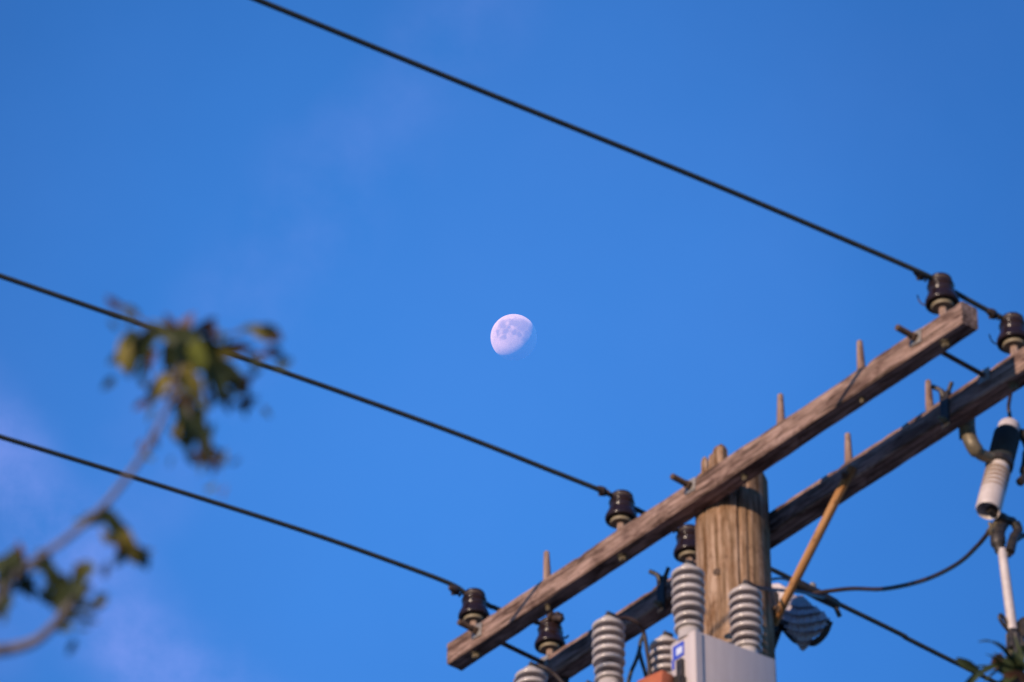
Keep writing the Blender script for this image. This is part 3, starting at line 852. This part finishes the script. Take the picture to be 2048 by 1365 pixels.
P = [V(q) - ro_ for q in pp] + [V(q) - ro_ + V((0, 0.05, 0)) for q in pp]
k = len(pp)
F = [tuple(range(k)), tuple(range(2*k-1, k-1, -1))] + [(i, (i+1) % k, k + (i+1) % k, k + i) for i in range(k)]
MB().add(P, F).build('pale_panel', M.pale, rib, smooth=False, bevel=0.006)
b = MB()
a_, c_ = V((1.208, 0.980, 0.084)) - ro_, V((1.239, 0.960, -0.035)) - ro_
b.tube([a_ + V((0, 0, .12)), a_, c_, c_ + V((-.05, 0, -.1))], [0.02, 0.03, 0.028, 0.02], 10)
b.rod(c_ + V((0, 0, 0.06)), V((1.319, 0.980, -0.040)) - ro_, 0.02)
b.rod(a_, V((PS, PM + 0.16, -0.05)) - ro_, 0.018)
b.rod(c_, V((1.273, 0.940, -0.066)) - ro_, 0.008)
b.rod(c_ + V((0, 0, -.05)), V((1.271, 0.940, -0.101)) - ro_, 0.008)
b.build('hinge_bracket', M.castdark, rib)

# ------------------------------------------------------------------ vegetation
def leaf_mesh(name, mat, seed):
    rn = random.Random(seed)
    P, F = [], []
    n_ = 7
    for i in range(n_):
        t = i/(n_ - 1)
        w = 0.5*math.sin(PI*min(1, t*0.94 + 0.04))**0.75*(1 - 0.25*t)
        droop = -0.22*t*t + rn.uniform(-.01, .01)
        for j, k in enumerate((-1, -0.5, 0, 0.5, 1)):
            P.append((t, w*k*(1 + rn.uniform(-.08, .08)), droop + 0.20*abs(k)*w + rn.uniform(-.012, .012)))
    for i in range(n_ - 1):
        for j in range(4):
            F.append((i*5 + j, i*5 + j + 1, i*5 + j + 6, i*5 + j + 5))
    me = bpy.data.meshes.new(name)
    me.from_pydata(P, [], F); me.update()
    me.polygons.foreach_set('use_smooth', [True]*len(me.polygons))
    me.materials.append(mat)
    return me
LEAVES = [[leaf_mesh('leaf', mt, 10*i + k) for k in range(3)] for i, mt in enumerate(LEAFMATS)]
def put_leaf(parent, inv, item, rn, grow=1.0):
    x, y, z, ln, ang, wr, var = item
    ln *= grow
    o = bpy.data.objects.new('leaf', rn.choice(LEAVES[var]))
    COL.objects.link(o)
    a = R(ang)
    right, up_ = V((1, 0, 0)), upv
    dx = (right*math.cos(a) + up_*math.sin(a)).normalized()          # blade direction as it hangs
    dx = (dx + fwd*rn.uniform(-.35, .35)).normalized()
    nz = (-fwd + V((rn.uniform(-.9, .9), rn.uniform(-.5, .5), rn.uniform(-.7, .8)))).normalized()
    dy = nz.cross(dx).normalized(); nz = dx.cross(dy)
    mat = Matrix((dx, dy, nz)).transposed().to_4x4()
    mat.translation = V((x, y, z)) - dx*ln*0.5
    mat = mat @ Matrix.Diagonal((ln, ln*wr, ln, 1))
    o.parent = parent
    o.matrix_local = inv @ mat
    return o
# leafy twig near the camera, on a young tree standing out of the frame to the left
TB = V((-0.85, 4.05, 0))
shrub = thing('young_tree', 'blurred leafy twig with small green and brown leaves reaching in from the left', 'tree', TB, frame=Matrix())
inv = Matrix.Translation(-TB)
main = [(-0.657, 4.690, 4.590), (-0.597, 4.614, 4.626), (-0.549, 4.538, 4.658), (-0.519, 4.526, 4.681), (-0.489, 4.517, 4.700), (-0.449, 4.500, 4.731), (-0.418, 4.480, 4.764), (-0.394, 4.460, 4.794), (-0.378, 4.440, 4.823), (-0.369, 4.423, 4.848), (-0.359, 4.406, 4.873), (-0.347, 4.393, 4.891)]
low = [(-0.597, 4.614, 4.626), (-0.570, 4.578, 4.595), (-0.546, 4.579, 4.598), (-0.521, 4.576, 4.606), (-0.503, 4.569, 4.620), (-0.490, 4.561, 4.634), (-0.478, 4.552, 4.650)]
sideb = [(-0.449, 4.500, 4.731), (-0.438, 4.505, 4.725), (-0.427, 4.499, 4.700), (-0.418, 4.493, 4.674)]
hang = [(-0.369, 4.426, 4.844), (-0.357, 4.421, 4.819), (-0.349, 4.429, 4.791), (-0.335, 4.434, 4.768), (-0.323, 4.446, 4.753)]
rgt = [(-0.353, 4.401, 4.880), (-0.332, 4.412, 4.867), (-0.310, 4.424, 4.852), (-0.293, 4.432, 4.844)]
lft = [(-0.356, 4.404, 4.875), (-0.381, 4.396, 4.883), (-0.405, 4.390, 4.888), (-0.418, 4.401, 4.872)]
far_ = [(-0.343, 4.398, 4.884), (-0.316, 4.413, 4.901), (-0.292, 4.419, 4.912), (-0.271, 4.429, 4.917)]
upl = [(-0.381, 4.396, 4.883), (-0.403, 4.384, 4.897), (-0.424, 4.375, 4.906), (-0.435, 4.370, 4.911)]
trunk_top = V(main[0])
MB().tube(spline([TB, TB + V((0.03, 0.05, 1.2)), TB + V((-0.02, 0.12, 2.6)), trunk_top + V((-.06, -.03, -.35)), trunk_top], 6),
          [0.055 - 0.045*i/24 for i in range(25)], 12).build('trunk', M.bark, shrub).matrix_local = inv
def twig(pts, r0, r1):
    q = spline(pts, 6)
    MB().tube(q, [r0 + (r1 - r0)*i/(len(q)-1) for i in range(len(q))], 8).build('branch', M.bark, shrub).matrix_local = inv
twig(main, 0.0046, 0.0027); twig(low, 0.0082, 0.0036)
for t_ in (sideb, hang, rgt, lft, far_, upl): twig(t_, 0.0022, 0.0010)
leaves = [
    (-0.418, 4.402, 4.870, 0.0522, 262, 0.55, 0),
    (-0.429, 4.416, 4.884, 0.0442, 250, 0.50, 1),
    (-0.404, 4.382, 4.865, 0.0466, 235, 0.55, 0),
    (-0.397, 4.393, 4.886, 0.0385, 200, 0.50, 0),
    (-0.436, 4.369, 4.912, 0.0231, 150, 0.60, 2),
    (-0.418, 4.375, 4.907, 0.0253, 340, 0.45, 1),
    (-0.373, 4.389, 4.894, 0.0385, 100, 0.60, 2),
    (-0.388, 4.402, 4.908, 0.0304, 140, 0.55, 1),
    (-0.357, 4.372, 4.885, 0.0329, 70, 0.60, 2),
    (-0.337, 4.390, 4.896, 0.0330, 30, 0.55, 2),
    (-0.329, 4.394, 4.891, 0.0248, 80, 0.60, 2),
    (-0.362, 4.371, 4.869, 0.0438, 180, 0.60, 0),
    (-0.288, 4.417, 4.914, 0.0310, 170, 0.60, 0),
    (-0.269, 4.398, 4.892, 0.0363, 350, 0.70, 1),
    (-0.265, 4.380, 4.883, 0.0274, 330, 0.70, 1),
    (-0.263, 4.399, 4.891, 0.0220, 10, 0.70, 2),
    (-0.373, 4.405, 4.872, 0.0467, 250, 0.60, 0),
    (-0.354, 4.377, 4.845, 0.0491, 300, 0.55, 0),
    (-0.340, 4.345, 4.823, 0.0358, 270, 0.85, 3),
    (-0.344, 4.363, 4.797, 0.0325, 300, 0.70, 1),
    (-0.419, 4.356, 4.831, 0.0326, 255, 0.60, 1),
    (-0.337, 4.407, 4.874, 0.0413, 320, 0.55, 0),
    (-0.321, 4.406, 4.876, 0.0467, 340, 0.50, 1),
    (-0.299, 4.413, 4.885, 0.0331, 350, 0.45, 2),
    (-0.325, 4.403, 4.847, 0.0493, 310, 0.55, 0),
    (-0.310, 4.423, 4.855, 0.0522, 315, 0.55, 0),
    (-0.299, 4.431, 4.844, 0.0330, 300, 0.55, 0),
    (-0.292, 4.430, 4.846, 0.0242, 280, 0.60, 2),
    (-0.319, 4.405, 4.828, 0.0383, 270, 0.50, 0),
    (-0.334, 4.427, 4.847, 0.0550, 265, 0.50, 0),
    (-0.312, 4.436, 4.837, 0.0248, 200, 0.60, 0),
    (-0.387, 4.426, 4.842, 0.0396, 235, 0.55, 1),
    (-0.392, 4.430, 4.836, 0.0330, 255, 0.55, 0),
    (-0.370, 4.423, 4.848, 0.0302, 200, 0.60, 2),
    (-0.358, 4.426, 4.845, 0.0330, 330, 0.55, 1),
    (-0.349, 4.413, 4.830, 0.0301, 290, 0.55, 2),
    (-0.360, 4.427, 4.810, 0.0466, 262, 0.50, 0),
    (-0.349, 4.429, 4.808, 0.0411, 290, 0.50, 0),
    (-0.354, 4.435, 4.782, 0.0438, 280, 0.50, 0),
    (-0.343, 4.426, 4.779, 0.0410, 300, 0.50, 0),
    (-0.335, 4.433, 4.770, 0.0437, 285, 0.45, 0),
    (-0.332, 4.439, 4.762, 0.0328, 310, 0.45, 0),
    (-0.341, 4.426, 4.796, 0.0328, 260, 0.50, 0),
    (-0.321, 4.446, 4.753, 0.0251, 265, 0.50, 2),
    (-0.315, 4.443, 4.758, 0.0218, 60, 0.45, 1),
    (-0.393, 4.460, 4.795, 0.0220, 110, 0.55, 2),
    (-0.449, 4.506, 4.722, 0.0413, 170, 0.50, 0),
    (-0.457, 4.507, 4.719, 0.0330, 200, 0.50, 0),
    (-0.433, 4.487, 4.699, 0.0410, 300, 0.50, 0),
    (-0.425, 4.494, 4.690, 0.0465, 310, 0.55, 0),
    (-0.417, 4.493, 4.674, 0.0410, 285, 0.55, 1),
    (-0.424, 4.498, 4.667, 0.0328, 250, 0.55, 0),
    (-0.409, 4.495, 4.672, 0.0300, 330, 0.50, 1),
    (-0.436, 4.489, 4.713, 0.0301, 330, 0.50, 0),
    (-0.469, 4.522, 4.660, 0.0340, 200, 0.90, 0),
    (-0.471, 4.523, 4.658, 0.0274, 280, 0.80, 1),
    (-0.511, 4.529, 4.678, 0.0330, 300, 0.60, 0),
    (-0.500, 4.541, 4.663, 0.0440, 290, 0.60, 0),
    (-0.495, 4.549, 4.652, 0.0440, 250, 0.55, 0),
    (-0.484, 4.551, 4.650, 0.0385, 330, 0.50, 0),
    (-0.473, 4.555, 4.646, 0.0330, 310, 0.50, 0),
    (-0.463, 4.560, 4.640, 0.0253, 345, 0.45, 0),
    (-0.455, 4.577, 4.653, 0.0210, 30, 0.40, 0),
    (-0.477, 4.529, 4.648, 0.0301, 80, 0.50, 0),
    (-0.492, 4.560, 4.636, 0.0330, 260, 0.50, 0),
    (-0.495, 4.567, 4.625, 0.0330, 230, 0.50, 0),
    (-0.486, 4.565, 4.630, 0.0264, 20, 0.45, 0),
    (-0.538, 4.522, 4.684, 0.0275, 100, 0.50, 2),
    (-0.527, 4.529, 4.676, 0.0302, 10, 0.50, 0),
    (-0.549, 4.531, 4.669, 0.0495, 255, 0.60, 0),
    (-0.555, 4.536, 4.660, 0.0495, 270, 0.55, 0),
    (-0.543, 4.534, 4.665, 0.0385, 200, 0.55, 0),
    (-0.559, 4.562, 4.657, 0.0442, 262, 0.50, 0),
    (-0.553, 4.553, 4.635, 0.0330, 250, 0.45, 0),
    (-0.562, 4.527, 4.673, 0.0385, 200, 0.50, 0)]
rn = random.Random(12)
for it in leaves:
    put_leaf(shrub, inv, it, rn, 0.98)
    for q_ in range(rn.choice((1, 1, 2, 3))):      # a second leaf behind, on the same node
        put_leaf(shrub, inv, (it[0] + rn.uniform(-.022, .022), it[1] + 0.03, it[2] + rn.uniform(-.019, .019), it[3], it[4] + rn.uniform(-60, 60), it[5]*0.9, rn.choice((0, 0, 1, 1, 2, 3))), rn, 0.60)

# thin-bladed treetop at the lower right, on a slender tree whose trunk is below the frame
TB2 = V((1.75, 13.6, 0))
palm = thing('slender_tree', 'blurred tuft of narrow curling leaves at the lower right corner', 'tree', TB2, frame=Matrix())
inv2 = Matrix.Translation(-TB2)
hub = V((1.648, 13.768, 10.543))
MB().tube(spline([TB2, TB2 + V((0.1, 0.02, 4)), V((hub.x + .02, hub.y - .03, hub.z - 2)), hub + V((0, 0, -.02))], 6), [0.09 - 0.075*i/18 for i in range(19)], 12).build('trunk', M.bark, palm).matrix_local = inv2
fr_ = [['(1.648, 13.768, 10.543)', '(1.611, 13.698, 10.564)', '(1.574, 13.645, 10.561)', '(1.545, 13.603, 10.539)', '(1.513, 13.566, 10.509)'], ['(1.648, 13.768, 10.543)', '(1.595, 13.721, 10.533)', '(1.566, 13.671, 10.523)', '(1.540, 13.627, 10.502)'], ['(1.648, 13.768, 10.543)', '(1.592, 13.700, 10.511)', '(1.546, 13.662, 10.467)', '(1.508, 13.626, 10.417)', '(1.471, 13.612, 10.354)'], ['(1.648, 13.768, 10.543)', '(1.583, 13.771, 10.550)', '(1.534, 13.774, 10.554)', '(1.510, 13.779, 10.551)'], ['(1.648, 13.768, 10.543)', '(1.628, 13.699, 10.468)', '(1.604, 13.672, 10.422)', '(1.580, 13.650, 10.368)'], ['(1.648, 13.768, 10.543)', '(1.672, 13.775, 10.527)', '(1.697, 13.774, 10.524)', '(1.729, 13.784, 10.503)'], ['(1.648, 13.768, 10.543)', '(1.677, 13.758, 10.553)', '(1.710, 13.754, 10.552)', '(1.745, 13.765, 10.530)'], ['(1.648, 13.768, 10.543)', '(1.675, 13.834, 10.621)', '(1.691, 13.809, 10.656)', '(1.711, 13.798, 10.669)'], ['(1.648, 13.809, 10.480)', '(1.615, 13.786, 10.520)', '(1.648, 13.778, 10.527)', '(1.697, 13.780, 10.516)']]
FR = [[tuple(float(c) for c in q.strip('()').split(',')) for q in L] for L in fr_]
for i, L in enumerate(FR):
    pts = spline(L, 6)
    n_ = len(pts)
    P, F = [], []
    for k, p_ in enumerate(pts):
        t = k/(n_ - 1)
        tang = (pts[min(k+1, n_-1)] - pts[max(k-1, 0)]).normalized()
        side = tang.cross(V((0.2, -0.6, 0.8))).normalized()
        w = (0.016 if i in (0, 1, 3) else 0.017)*(0.45 + 0.9*math.sin(PI*min(1, t*0.9 + 0.08)))*(1 - 0.55*t)
        up2 = side.cross(tang)
        P += [p_ + side*w, p_ - up2*w*0.5, p_ - side*w]
    for k in range(n_ - 1):
        for j in range(2):
            F.append((k*3 + j, k*3 + j + 1, k*3 + j + 4, k*3 + j + 3))
    o = MB().add(P, F).build('leaf', LEAFMATS[[0, 0, 0, 0, 0, 0, 0, 0, 0][i]], palm, sharp=80)
    o.matrix_local = inv2
lv2 = [
    (1.488, 13.694, 10.501, 0.0918, 328, 0.42, 0),
    (1.587, 13.720, 10.536, 0.0592, 60, 0.70, 2),
    (1.632, 13.770, 10.543, 0.0990, 190, 0.80, 0),
    (1.656, 13.763, 10.548, 0.0825, 10, 0.50, 0),
    (1.648, 13.773, 10.535, 0.0990, 270, 0.90, 0),
    (1.489, 13.721, 10.459, 0.0722, 235, 0.30, 0),
    (1.622, 13.707, 10.457, 0.0984, 200, 0.30, 0),
    (1.654, 13.669, 10.510, 0.0984, 120, 0.25, 0),
    (1.609, 13.676, 10.507, 0.0918, 140, 0.22, 0),
    (1.658, 13.736, 10.589, 0.0990, 95, 0.20, 0),
    (1.573, 13.699, 10.478, 0.0984, 200, 0.22, 0),
    (1.619, 13.689, 10.485, 0.0984, 170, 0.30, 0),
    (1.645, 13.766, 10.546, 0.0990, 80, 0.50, 0),
    (1.654, 13.706, 10.453, 0.1148, 340, 0.50, 2)]
for it in lv2:
    put_leaf(palm, inv2, it, rn)
